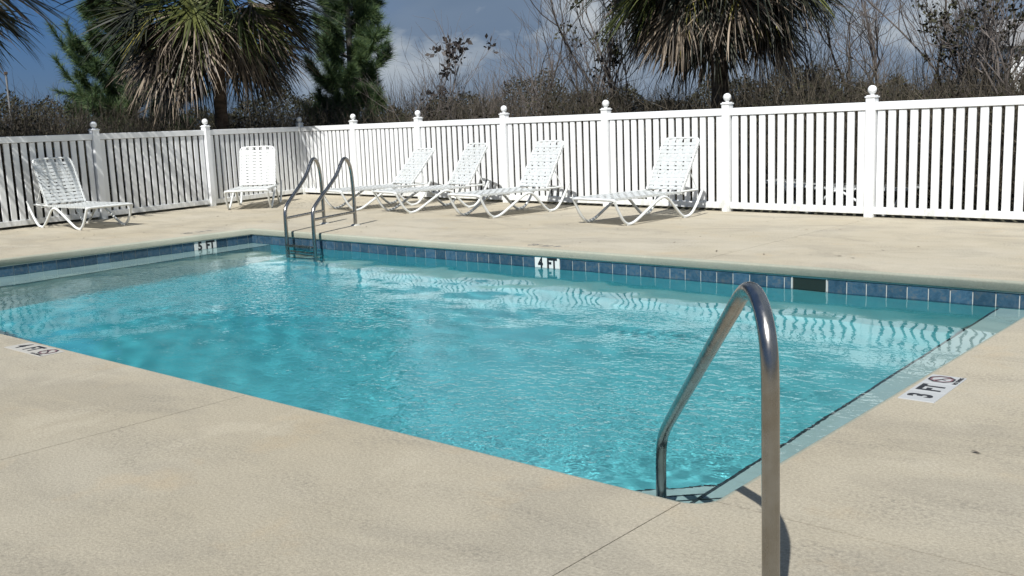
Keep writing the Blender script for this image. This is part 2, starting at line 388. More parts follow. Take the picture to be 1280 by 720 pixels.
# pool walls
WL = offset(OUT, .036)
def floor_z(x): return ZW - np.interp(x, [-10.9, -6.5, -1.5], [1.5, 1.22, .95])
mb = MB(); nW = len(WL)
mb.add([(x, y, ZT + .005) for x, y in WL] + [(x, y, -1.9) for x, y in WL], [(k, (k + 1) % nW, nW + (k + 1) % nW, nW + k) for k in range(nW)])
mb.build('pool_wall', M['plaster'], pool)
mb = MB(); xsf = np.linspace(-11, -1.45, 24)
mb.add([(x, y, floor_z(x)) for x in xsf for y in (2.3, 7.5)], [(2 * i, 2 * i + 2, 2 * i + 3, 2 * i + 1) for i in range(23)], True)
mb.build('pool_floor', M['plaster'], pool)
# ledges along both ends, corner steps
ZL = -.262
le = [(-10.43, 2.45), (-10.62, 7.36)]
mb = MB(); mb.prism([(-10.93, 2.3), (-10.02, 2.3), (-10.52, 7.37), (-10.93, 7.37)], -1.8, ZL); mb.build('ledge', M['ledge'], pool)
mb = MB(); mb.prism([(-1.86, 2.45), (-1.50, 2.45), (-1.50, 7.37), (-2.01, 7.37)], -1.8, ZL + .001); mb.build('ledge', M['ledge'], pool)
def strip(p0, p1, w, z, name='edge_trim', h=.012):
    p0, p1 = Vector(p0), Vector(p1); t = (p1 - p0).normalized(); nn = Vector((-t.y, t.x)) * w / 2
    mb = MB(); mb.prism([tuple(p0 - nn), tuple(p1 - nn), tuple(p1 + nn), tuple(p0 + nn)], z - h, z + .003); return mb.build(name, M['trim_dark'], pool)
strip((-10.02, 2.4), (-10.52, 7.335), .016, ZL)
strip((-1.868, 3.0), (-2.008, 7.33), .017, ZL)
nn = (-.7121, .7021)
for d, z in ((3.51, ZL), (3.80, ZL - .25), (4.12, ZL - .5)):
    xa = (nn[1] * 2.58 - d) / -nn[0]; ya = (d + nn[0] * 1.54 * -1 * -1) if False else (d - nn[0] * -1.54) / nn[1]
    mb = MB(); mb.prism([(-1.54, 2.50), (-1.54, ya), (xa, 2.58), (xa, 2.50)], -1.75, z + .0005 * d); mb.build('corner_step', M['ledge'], pool)
    strip((xa, 2.58), (-1.60, (d - nn[0] * -1.60) / nn[1]), .010, z + .0005 * d)

# waterline tiles
tm = MB(); tm.box((0, 0, 0), (TS - .0080, .010, TS - .004), .0018); tile_me = tm.mesh('pool_tile', M['tile'])
mb = MB()
mb.box(((XL - 1.5) / 2, YF - .0015, ZT - TS / 2), (abs(XL + 1.5), .003, TS)); mb.build('grout_bed', M['grout'], pool)
mb = MB(); mb.box((XL + .0015, (2.5 + YF) / 2, ZT - TS / 2), (.003, YF - 2.5 - .006, TS)); mb.build('grout_bed', M['grout'], pool)
XA, XS = -6.6559, -3.2482
def tile_at(x, w=1.):
    o = obj('pool_tile', tile_me, pool, (x, YF - .0045, ZT - TS / 2 - .003)); o.scale = (w, 1, 1)
MK = (3, 5)
i = -int((XA - XL) / TS)
w0 = XA + i * TS - XL
if w0 > .02: tile_at(XL + w0 / 2 + .003, (w0 - .006) / TS)
while XA + i * TS < XS + 11.3 * TS:
    x0 = XA + i * TS
    if i in (3, 4): i += 1; continue
    if i >= 20: break
    tile_at(x0 + TS / 2); i += 1
tile_at(XA - (int((XA - XL) / TS) + .5) * TS + .02, .70) if False else None
SK0, SK1 = XA + 20 * TS + .06, XS
tile_at(XA + 20 * TS + .03, .36)
x0 = XS
while x0 < -1.62: tile_at(x0 + TS / 2); x0 += TS
def tile_l(y, w=1.):
    o = obj('pool_tile', tile_me, pool, (XL + .0045, y, ZT - TS / 2 - .003), (0, 0, R(90))); o.scale = (w, 1, 1)
y0 = 6.51
while y0 - TS > 2.6: tile_l(y0 - TS / 2); y0 -= TS
y0 = 6.815
while y0 + TS < YF: tile_l(y0 + TS / 2); y0 += TS
tile_l((y0 + YF) / 2, (YF - y0 - .01) / TS)
# thin pale mortar line under the coping
mb = MB(); mb.box(((XL - 1.5) / 2, YF - .0075, ZT + .0005), (9.3, .012, .008)); mb.build('mortar_line', M['mortar'], pool)
mb = MB(); mb.box((XL + .0075, 5, ZT + .0005), (.012, 4.6, .008)); mb.build('mortar_line', M['mortar'], pool)

# text and depth markers
def text_obj(txt, size, m, parent, loc, rot=(0, 0, 0), sx=1., off=.0, name='lettering', align='CENTER'):
    cu = bpy.data.curves.new('t', 'FONT'); cu.body = txt; cu.size = size; cu.offset = off; cu.align_x = align; cu.align_y = 'CENTER'; cu.extrude = .0004; cu.resolution_u = 3
    t = bpy.data.objects.new('t', cu); COL.objects.link(t); bpy.context.view_layer.update()
    me = bpy.data.meshes.new_from_object(t.evaluated_get(bpy.context.evaluated_depsgraph_get())); bpy.data.objects.remove(t)
    me.name = name; me.materials.clear(); me.materials.append(m)
    o = obj(name, me, parent, loc, rot); o.scale = (sx, 1, 1); return o
def wall_marker(txt, loc, rz, label):
    t = tag(empty('depth_marker', loc, rz), label, 'depth marker')
    for k, dx in enumerate((-TS / 2, TS / 2)):
        mb = MB(); mb.box((dx, 0, 0), (TS - .003, .012, TS), .0015); mb.build('marker_tile', M['mortar'], t)
    a, b_ = txt.split()
    text_obj(a, .142, M['ink'], t, (-.078, -.0072, .012), (R(90), 0, 0), .80, .006)
    text_obj(b_, .142, M['ink'], t, (.062, -.0072, .012), (R(90), 0, 0), .80, .006)
    return t
wall_marker('4 FT', (XA + 4 * TS, YF - .006, ZT - TS / 2), 0, 'white 4 FT depth tile in the blue waterline band of the far pool wall')
wall_marker('5 FT', (XL + .006, 6.6624, ZT - TS / 2), R(90), 'white 5 FT depth tile in the waterline band near the pool corner')
def deck_marker(txt, loc, rz, label, worn_=False, plate=True):
    # reads along local +x, tops towards local +y
    t = tag(empty('depth_marker', loc, rz), label, 'depth marker')
    pm = M['marker_worn'] if worn_ else M['marker']; ink = M['ink_faded'] if not plate else M['ink']
    for k in range(3):
        mb = MB(); mb.box(((k - 1) * TS, 0, 0), (TS - .002, TS - .004, .008), .0015); mb.build('marker_tile', pm if plate else M['deck'], t)
    zt = .0046
    text_obj(txt[0], .135, ink, t, (-TS * .98, 0, zt), sx=.80, off=.005)
    text_obj('FT', .135, ink, t, (-TS * .06, 0, zt), sx=.74, off=.005)
    # no-diving sign: ring with a bar across a figure
    def ring(r0, r1, m, name, sides=8):
        mb = MB(); A = [2 * math.pi * (k + .5) / sides for k in range(sides)]
        vs = [(r * math.cos(a), r * math.sin(a), z) for z in (zt - .0004, zt + .0004) for r in (r0, r1) for a in A]
        q = sides; fs = [(2 * q + k, 3 * q + k, 3 * q + (k + 1) % q, 2 * q + (k + 1) % q) for k in range(q)]
        mb.add([(x + TS * 1.0, y + .010, z) for x, y, z in vs], fs); return mb.build(name, m, t)
    ring(.050, .059, ink, 'ring'); ring(.042, .050, M['ink_red'] if plate else ink, 'ring')
    mb = MB(); mb.box((TS, .010, zt), (.094, .007, .0008), mtx=Matrix.Rotation(R(-45), 3, 'Z')); mb.build('bar', M['ink_red'] if plate else ink, t)
    mb = MB()
    for p0, p1, w in (((-.030, .012), (.012, -.006), .007), ((.012, -.006), (.030, -.022), .006), ((-.004, .002), (-.016, -.022), .005), ((-.030, .012), (-.036, .020), .010)):
        p0, p1 = Vector(p0), Vector(p1); tt = (p1 - p0).normalized(); n2 = Vector((-tt.y, tt.x)) * w / 2
        q = [p0 - n2, p1 - n2, p1 + n2, p0 + n2]; mb.add([(v_.x + TS, v_.y + .010, zt + .0006) for v_ in q], [(0, 1, 2, 3)])
    mb.build('diver_figure', ink, t)
    text_obj('NO DIVING', .024, ink, t, (TS * 1.0, -.060, zt), off=.0008, sx=1.0)
    return t
deck_marker('3 FT', (-1.437, 4.335, .0), R(90 + 1.5), 'white 3 FT no diving tile set in the deck beside the right pool edge')
deck_marker('4 FT', (-5.905, 2.435, .0), R(1), 'scuffed 4 FT no diving tile set in the near deck at the pool edge', True)
deck_marker('4 FT', (-6.19, 7.50, -.0015), R(181), 'worn faded upside-down 4 FT marking on the far deck edge above the wall marker', True, False)
deck_marker('5 FT', (-11.18, 6.76, -.0015), R(272), 'worn faded depth marking on the deck edge beside the 5 FT tile', True, False)

# skimmer mouth
sk = tag(empty('skimmer', ((SK0 + SK1) / 2, YF, ZT - TS / 2)), 'dark rectangular skimmer opening in the blue waterline tiles of the far pool wall', 'skimmer')
w = SK1 - SK0 - .006
mb = MB(); mb.box((0, -.0065, TS / 2 - .004), (w, .010, .008)); mb.box((-w / 2 + .004, -.0065, 0), (.008, .010, TS - .02)); mb.box((w / 2 - .004, -.0065, 0), (.008, .010, TS - .02)); mb.build('frame', M['grout'], sk)
mb = MB(); mb.box((0, -.0035, 0), (w - .02, .0025, TS - .018)); mb.build('shade_panel', M['skimmer'], sk)  # flat dark panel painted as the shaded depth of the opening

# ------------------------------------------------------------------ water
NX, NY = 640, 320
X0, X1, Y0, Y1 = -11.0, -1.46, 2.36, 7.46
def field(l0, l1, seed, aniso=None):
    r = np.random.default_rng(seed); kx = np.fft.fftfreq(NX, (X1 - X0) / NX)[None, :]; ky = np.fft.fftfreq(NY, (Y1 - Y0) / NY)[:, None]
    k = np.hypot(kx, ky); k[0, 0] = 1e-6; lam = 1 / k
    A = np.exp(-((np.log(lam) - np.log(math.sqrt(l0 * l1))) / (np.log(l1 / l0) / 2)) ** 2)
    if aniso is not None:
        th = np.arctan2(ky, kx); A = A * (.25 + np.abs(np.cos(th - aniso)) ** 3)
    F = np.fft.fft2(r.standard_normal((NY, NX))) * A; h = np.real(np.fft.ifft2(F))
    gy, gx = np.gradient(h, (Y1 - Y0) / NY, (X1 - X0) / NX)
    return h / np.sqrt((gx ** 2 + gy ** 2).mean())          # unit rms slope
gx_ = np.linspace(X0, X1, NX)[None, :]; gy_ = np.linspace(Y0, Y1, NY)[:, None]
def blob(x, y, sx, sy, a=1): return a * np.exp(-(((gx_ - x) / sx) ** 2 + ((gy_ - y) / sy) ** 2))
patch = .30 + blob(-7.2, 5.05, 1.1, .42, 1.7) + blob(-8.6, 5.4, 1.0, .5, .8) + blob(-8.5, 4.25, .9, .5, .7) + blob(-9.6, 5.2, .7, .7, .4) + blob(-2.7, 3.55, 1.0, .65, 1.7) + blob(-3.95, 5.75, .35, .16, 1.6) + blob(-2.9, 4.7, 1.1, .8, .45) + blob(-4.6, 3.7, 1.0, .6, .45) + blob(-5.6, 4.4, .7, .4, .3)
patch = patch * (1 - .85 * np.exp(-((gy_ - 7.4) / 1.15) ** 2) * (gx_ > -7)) 
CALM = 1 - .9 * np.exp(-(np.hypot(gx_ + 1.9, gy_ - 3.0) / .55) ** 2)
h = .010 * field(.5, 1.3, 1) + .010 * field(.24, .45, 2, R(60)) + .018 * field(.10, .16, 3) * np.clip(patch - .28, 0, .95)
h = h * CALM
V = np.stack(np.broadcast_arrays(gx_, gy_, ZW + h), -1).reshape(-1, 3)
I = np.arange(NX * NY).reshape(NY, NX)
F = np.stack([I[:-1, :-1], I[:-1, 1:], I[1:, 1:], I[1:, :-1]], -1).reshape(-1, 4)
# close the body of water below (inside the walls and under the floor)
nb = len(V); Vb = np.array([(X0, Y0, -2.2), (X1, Y0, -2.2), (X1, Y1, -2.2), (X0, Y1, -2.2)])
me = npmesh('water', V, F, M['water'])
bm = bmesh.new(); bm.from_mesh(me); bm.verts.ensure_lookup_table()
VL = list(bm.verts); bv = [bm.verts.new(q) for q in Vb]
def fan(idx, a, b_):
    vs_ = [VL[i] for i in idx]; bm.faces.new([bv[a]] + [bv[b_]] + vs_[::-1])
fan(I[0, :], 0, 1); fan(I[:, -1], 1, 2); fan(I[-1, ::-1], 2, 3); fan(I[::-1, 0], 3, 0)
bm.faces.new(bv[::-1])
for fc in bm.faces: fc.smooth = len(fc.verts) == 4 and min(q.co.z for q in fc.verts) > -1
bm.to_mesh(me); bm.free()
st = me.attributes.new('stir', 'FLOAT', 'POINT'); sv_ = np.zeros(len(me.vertices), np.float32); sv_[:NX * NY] = ((.035 + np.clip(patch - .24, 0, 1.25) * .66) * CALM).ravel(); st.data.foreach_set('value', sv_)
water = tag(obj('water', me), 'clear turquoise pool water with small ripples', kind='structure')
water.cycles.is_caustics_caster = True
for o_ in list(pool.children): o_.cycles.is_caustics_receiver = True

# ------------------------------------------------------------------ fences
FY, FA = 11.2825, -.0628
FH = 1.268
slm = MB(); slm.box((0, 0, 0), (.082, .022, 1.062), .003); slat_me = slm.mesh('slat', M['vinyl'])
pm_ = MB(); pm_.box((0, 0, .665), (.105, .105, 1.35), .005); post_me = pm_.mesh('post', M['vinyl'])
cm = MB(); cm.box((0, 0, 1.333), (.122, .122, .016), .004); cm.box((0, 0, 1.3475), (.095, .095, .012), .004)
cap_me = cm.mesh('post_cap', M['vinyl'])
bmh = MB(); bmh.lathe([(.030, 1.352), (.022, 1.360), (.016, 1.368)] + [(.049 * math.sin(a), 1.412 - .049 * math.cos(a)) for a in np.linspace(.35, math.pi, 14)], seg=20); ball_me = bmh.mesh('ball_finial', M['vinyl'])
def fence(name, posts, label, skip0=False):
    base = Vector(posts[0]); t = tag(empty(name, (base.x, base.y, 0)), label, 'fence')
    P = [Vector(q) - base for q in posts]
    for i, q in enumerate(P):
        if i == 0 and skip0: continue
        a = P[min(i + 1, len(P) - 1)] - P[max(i - 1, 0)]; rz = math.atan2(a.y, a.x)
        po = obj('post', post_me, t, (q.x, q.y, -.01), (0, 0, rz)); obj('post_cap', cap_me, po); obj('ball_finial', ball_me, po)
    for p0, p1 in zip(P[:-1], P[1:]):
        dv = p1 - p0; ln = dv.length; rz = math.atan2(dv.y, dv.x); c = (p0 + p1) / 2
        for nm, z, hh, th in (('top_rail', FH - .044, .088, .050), ('bottom_rail', .075, .078, .048)):
            mb = MB(); mb.box((0, 0, 0), (ln - .106, th, hh), .004); obj(nm, mb.mesh(nm, M['vinyl']), t, (c.x, c.y, z), (0, 0, rz))
        n_ = round((ln - .105) / .1235)
        pitch = (ln - .105) / n_
        for k in range(n_):
            s_ = .0525 + (k + .5) * pitch; q = p0 + dv * (s_ / ln)
            o = obj('slat', slat_me, t, (q.x + random.uniform(-.0012, .0012), q.y, .645), (random.uniform(-.003, .003), random.uniform(-.0025, .0025), rz + random.uniform(-.02, .02)))
    return t
xsP = [-15.62, -13.932, -12.159, -10.154, -8.186, -6.265, -4.413, -2.50, -.58]
farP = [(x, FY + FA * (x + 8)) for x in xsP]
fence('picket_fence', farP, 'long white vinyl picket fence with ball-topped posts behind the row of loungers')
C0 = farP[0]
leftP = [(C0[0], C0[1] + .0), (-14.97, 9.35), (-14.60, 7.25), (-14.33, 5.15), (-14.15, 3.05)]
fence('picket_fence', leftP, 'shaded white picket fence running down the left side of the deck', True)

# ------------------------------------------------------------------ sun loungers
LW = .33
def arc(c, r, a0, a1, n=5): return [(c[0] + r * math.cos(R(a)), c[1] + r * math.sin(R(a))) for a in np.linspace(a0, a1, n)]
def smooth_path(pts, it=2):
    P = [Vector(q) for q in pts]
    for _ in range(it):
        Q = [P[0]]
        for a, b_ in zip(P[:-1], P[1:]): Q += [a * .75 + b_ * .25, a * .25 + b_ * .75]
        Q.append(P[-1]); P = Q
    return P
HINGE = .97
legpts = [(-.215, .298), (-.185, .235), (-.10, .085), (-.02, .016), (.05, .014), (.14, .045), (.34, .16), (.52, .262), (.60, .283), (.68, .262), (.82, .12), (.93, .022), (1.0, .014), (1.08, .03), (1.17, .12), (1.27, .27), (1.32, .365)]
meshes = {}
for sgn, nm in ((1, 'leg_a'), (-1, 'leg_b')):
    mb = MB(); pth = smooth_path([(x, sgn * LW, z) for x, z in legpts], 2)
    mb.tube([(-.215, sgn * (LW - .05), .300)] + pth, .0172, 8); meshes[nm] = mb.mesh('leg', M['chair_metal'])
mb = MB(); mb.tube([(-.215, -LW + .05, .300), (-.215, LW - .05, .300)], .0172, 8); meshes['footbar'] = mb.mesh('foot_bar', M['chair_metal'])
mb = MB()
for s_ in (1, -1): mb.tube([(-.18, s_ * (LW - .032), .302), (.6, s_ * (LW - .032), .302), (1.24, s_ * (LW - .032), .318)], .012, 8)
for x in (.30, .72, 1.0): mb.tube([(x, -LW + .032, .285), (x, LW - .032, .285)], .010, 8)
meshes['seat_frame'] = mb.mesh('seat_frame', M['chair_metal'])
mb = MB(); bl = .70
q = smooth_path([(0, -LW + .05, 0), (bl - .10, -LW + .05, 0), (bl - .02, -LW + .055, 0), (bl, -LW + .12, 0), (bl, 0, 0), (bl, LW - .12, 0), (bl - .02, LW - .055, 0), (bl - .10, LW - .05, 0), (0, LW - .05, 0)], 2)
mb.tube(q, .0145, 8); meshes['back_frame'] = mb.mesh('back_frame', M['chair_metal'])
def strap(w, ln, sag=.0):
    mb = MB(); ys = np.linspace(-ln / 2, ln / 2, 9); vs = []
    for y in ys:
        z = -sag * (1 - (2 * y / ln) ** 2)
        vs += [(-w / 2, y, z), (w / 2, y, z), (w / 2, y, z - .003), (-w / 2, y, z - .003)]
    fs = []
    for i in range(8):
        for k in range(4): fs.append((4 * i + k, 4 * i + (k + 1) % 4, 4 * i + 4 + (k + 1) % 4, 4 * i + 4 + k))
    mb.add([(x, y, z) for x, y, z in vs], fs)
    for s_ in (-1, 1):          # the strap's end wraps round the rail
        mb.box((0, s_ * (ln / 2 + .001), -.013), (w, .004, .028))
    return mb.mesh('strap', M['strap'])
meshes['strap'] = strap(.043, .622, .012); meshes['back_strap'] = strap(.038, .585, .006)
def weave(ln, pitch, w=.060, sag=.01):
    mb = MB(); n_ = int(ln / pitch) * 4; vs = []
    for i in range(n_ + 1):
        x = ln * i / n_; z = .0045 * math.cos(math.pi * x / pitch)
        vs += [(x, -w / 2, z), (x, w / 2, z)]
    mb.add(vs, [(2 * i, 2 * i + 2, 2 * i + 3, 2 * i + 1) for i in range(n_)], True)
    return mb.mesh('lengthwise_strap', M['strap'])
PB, PS = .0535, .0565
meshes['back_weave'] = weave(bl - .03, PB); meshes['seat_weave'] = weave(1.10, PS)
mb = MB(); mb.tube([(0, -.24, 0), (-.02, -.24, -.30), (-.02, .24, -.30), (0, .24, 0)], .008, 6); meshes['prop'] = mb.mesh('back_prop', M['chair_metal'])
mb = MB(); mb.box((0, 0, 0), (.05, .03, .014), .004); meshes['foot_cap'] = mb.mesh('foot_cap', M['rubber'])
def make_lounger(loc, rz, ang, label, group, hinge=HINGE, bscale=1.):
    """local x runs from the foot end to the head end; origin is under the first foot, mid width"""
    t = tag(empty('sun_lounger', (loc[0], loc[1], 0), rz), label, 'sun lounger', group)
    for k, nm in ((1, 'leg_a'), (-1, 'leg_b')):
        lg = obj('leg', meshes[nm], t)
        for x in (.0, .965): obj('foot_cap', meshes['foot_cap'], lg, (x, k * LW, .007))
    obj('foot_bar', meshes['footbar'], t); obj('seat_frame', meshes['seat_frame'], t)
    k = 0; x = -.165
    while x < hinge - .03: obj('strap', meshes['strap'], t, (x, 0, .318)); x += PS
    for y in (-.24, -.12, 0, .12, .24): obj('lengthwise_strap', meshes['seat_weave'], t, (-.165, y, .316 - .010 * (1 - (y / .3) ** 2)))
    bf = obj('back_frame', meshes['back_frame'], t, (hinge, 0, .318), (0, -ang, 0)); bf.scale = (bscale, 1, 1)
    x = .03
    while x < bl - .03: obj('strap', meshes['back_strap'], bf, (x, 0, .012)); x += PB
    for y in (-.222, -.111, 0, .111, .222): obj('lengthwise_strap', meshes['back_weave'], bf, (.02, y, .011 - .005 * (1 - (y / .29) ** 2)))
    # prop from the back frame down to the rail
    a = Vector((hinge + .30 * math.cos(ang), 0, .318 + .30 * math.sin(ang))); b_ = Vector((hinge + .27, 0, .318))
    mb = MB()
    for s_ in (-1, 1): mb.tube([(a.x, s_ * .262, a.z), (b_.x, s_ * .285, b_.z)], .007, 6)
    mb.tube([(b_.x, -.285, b_.z), (b_.x, .285, b_.z)], .007, 6)
    mb.build('back_prop', M['chair_metal'], t)
    return t
G = 'white strap sun loungers along the fences'
def place(near, heading, side, **kw):
    """near = plan point of the foot under the camera-side rail; side = +1 when the lounger lies to the left of its heading"""
    hx, hy = math.cos(heading), math.sin(heading); nx_, ny_ = -hy * side, hx * side
    return make_lounger((near[0] + nx_ * LW, near[1] + ny_ * LW), heading, **kw)
place((-6.49, 9.33), R(81), 1, ang=R(61), label='sun lounger alone at the right end, between two fence posts, wide gap beside it', group=G, hinge=.98)
place((-8.63, 9.43), R(81), 1, ang=R(60), label='third lounger of the row of four, second nearest the right end, beside a fence post', group=G, hinge=.96)
place((-10.30, 9.54), R(76), 1, ang=R(57), label='second lounger of the row of four, its back rising just left of a fence post', group=G, hinge=1.0)
place((-11.47, 9.53), R(78), 1, ang=R(48), label='lounger with the lowest-reclined back, partly behind the steel pool ladder', group=G, hinge=1.0)
place((-13.13, 6.19), R(184), -1, ang=R(66), label='sun lounger by the left fence with its foot end towards the pool', group=G, hinge=.88, bscale=.98)
place((-13.44, 9.45), R(136), 1, ang=R(68), label='sun lounger seen almost end on near the fence corner, with its back nearly upright', group=G, hinge=.90, bscale=.98)
bk = make_lounger((0, 0), R(176), R(4), 'white lounger frame lying behind the picket fence, seen only through its gaps', G)
BKL = bk

# ------------------------------------------------------------------ handrail and ladder
def handrail():
    P = Vector((-.965, 1.925, 0)); Q = Vector((-2.0, 3.06, 0)); a = (Q - P).normalized()
    t = tag(empty('handrail', P), 'bent stainless steel handrail over the corner steps, close to the camera', 'handrail')
    prf = [(.03, -.02), (.032, .2), (.040, .55), (.044, .66)]
    prf += [(.062, .715), (.092, .757), (.135, .788), (.190, .802), (.245, .795), (.29, .776)]
    prf += [(.36, .735), (1.25, .195), (1.37, .120)]
    prf += [(1.43, .080), (1.48, .040), (1.515, -.005), (1.535, -.06), (1.54, -.12), (1.542, -.60)]
    pts = smooth_path([a * s_ + Vector((0, 0, z)) for s_, z in prf], 2)
    mb = MB(); mb.tube(pts, .0200, 24); mb.build('rail', M['steel'], t)
    mb = MB(); mb.lathe([(.021, .022), (.034, .018), (.052, .006), (.055, 0)], tuple(a * .03), 24); mb.build('escutcheon', M['steel'], t)
    return t
handrail()
def ladder():
    b2 = Vector((-9.779, 8.112, 0)); b1 = Vector((-10.383, 8.098, 0)); c2 = Vector((-9.425, 7.19, 0)); c1 = Vector((-9.957, 7.19, 0))
    t = tag(empty('pool_ladder', b2), 'double-railed stainless steel pool ladder at the far left of the pool', 'ladder')
    hs = []
    for b_, c in ((b1, c1), (b2, c2)):
        d = c - b_; o = b_ - b2
        prf = [(0, -.01), (.0, .45), (.02, .66), (.06, .78), (.14, .845), (.22, .83), (.30, .745), (.42, .62), (.93, .335), (.985, .275), (1.0, .20), (1.0, -.05), (1.0, -1.05)]
        pts = smooth_path([o + d * s_ + Vector((0, 0, z)) for s_, z in prf], 2)
        mb = MB(); mb.tube(pts, .0225, 16); r = mb.build('rail', M['steel'], t)
        mb = MB(); mb.tube([o + d * .01 + Vector((0, 0, .17)), o + d * .995 + Vector((0, 0, .17))], .017, 12); mb.build('brace', M['steel'], t)
        mb = MB(); mb.lathe([(.024, .02), (.040, .016), (.062, .005), (.066, 0)], tuple(o), 20); mb.build('escutcheon', M['trowel'], t)
    for z in (-.155, -.43, -.70, -.97):
        u = (c2 - c1).normalized(); m_ = (c1 + c2) / 2 - b2
        mb = MB(); mb.box((m_.x, m_.y, z), ((c2 - c1).length - .045, .085, .022), .006); mb.box((m_.x, m_.y - .035, z + .014), ((c2 - c1).length - .05, .012, .006)); mb.build('tread', M['steel'], t)
ladder()

# ------------------------------------------------------------------ land beyond the fence
mb = MB(); B = 1500
for x0, y0, x1, y1 in ((-B, -B, B, -6.0), (-B, -6, -13.9, 10.3), (6, -6, B, 10.3), (-B, 10.3, B, B)):
    mb.add([(x0, y0, -.04), (x1, y0, -.04), (x1, y1, -.04), (x0, y1, -.04)], [(0, 1, 2, 3)])
tag(mb.build('ground', M['ground']), 'dark rough ground beyond the pool deck', kind='structure')

def ray_dir(px, py=150):
    v_ = Vector(r_) * (px - 640) + Vector(d_) * (py - 360) + Vector(f_) * 1254.42
    h2 = Vector((v_.x, v_.y)).normalized(); return h2
def at(px, dist):
    h2 = ray_dir(px); return (h2.x * dist, h2.y * dist)

bx_, by_ = at(1072, 12.9); BKL.location = (bx_ + .5, by_, -.04)
# ---- palms
def fan_frond(hub0, dirv, pet, rad, droop, nleaf, width, seed, dead=False):
    """one fan frond: curved petiole and folded leaflets; returns V,F,shade (quads)"""
    r = np.random.default_rng(seed); V = []; F = []; S = []
    d = np.array(dirv, float); d /= np.linalg.norm(d); p_ = np.array(hub0, float)
    def seg(path, ws, side, sh):
        o = len(V)
        for q, w_ in zip(path, ws): V.append(q - side * w_); V.append(q + side * w_)
        for i in range(len(path) - 1):
            F.append((o + 2 * i, o + 2 * i + 2, o + 2 * i + 3, o + 2 * i + 1)); S.append(sh)
    path = [p_.copy()]
    for i in range(6):
        d = d + np.array([0, 0, -1]) * (.03 + droop * .30) * (i / 3.2); d /= np.linalg.norm(d); p_ = p_ + d * pet / 6; path.append(p_.copy())
    sd = np.cross(d, [0, 0, 1]); sd /= np.linalg.norm(sd) + 1e-9; nup = np.cross(sd, d)
    seg(path, [.022, .020, .018, .016, .014, .013, .012], sd, .5)
    seg(path, [.010] * 7, nup, .3)
    tw = r.uniform(-.5, .5)
    s2 = sd * math.cos(tw) + nup * math.sin(tw); n2 = np.cross(s2, d)
    for k in range(nleaf):
        a = (k / (nleaf - 1) - .5) * R(210 if not dead else 130) + r.normal(0, .04)
        L_ = rad * (.72 + .28 * math.cos(a)) * r.uniform(.82, 1.08)
        dv = d * math.cos(a) + s2 * math.sin(a) + n2 * (.22 * abs(math.sin(a)) + r.normal(0, .05)); dv /= np.linalg.norm(dv)
        q = path[-1] - d * .0 + dv * .02; ns = 6; pa = [q.copy()]
        g_ = (.06 + .5 * droop * r.uniform(.4, 1.4)) * (1.6 if dead else 1)
        for i in range(ns):
            f2 = g_ * (.10 + .9 * (i / ns) ** 2.5)
            dv = dv + np.array([0, 0, -1]) * f2 * .55; dv = dv + r.normal(0, .035, 3); dv /= np.linalg.norm(dv)
            q = q + dv * L_ / ns; pa.append(q.copy())
        w_ = width * r.uniform(.75, 1.15)
        sv = np.cross(dv, n2); sv = sv / (np.linalg.norm(sv) + 1e-9)
        sv = s2 * math.cos(a) - d * math.sin(a) + n2 * r.uniform(-.6, .6); sv /= np.linalg.norm(sv)
        seg(pa, [w_ * .6, w_, w_, w_ * .85, w_ * .6, w_ * .35, w_ * .08], sv, r.uniform(0, 1) ** 1.4)
    return V, F, S
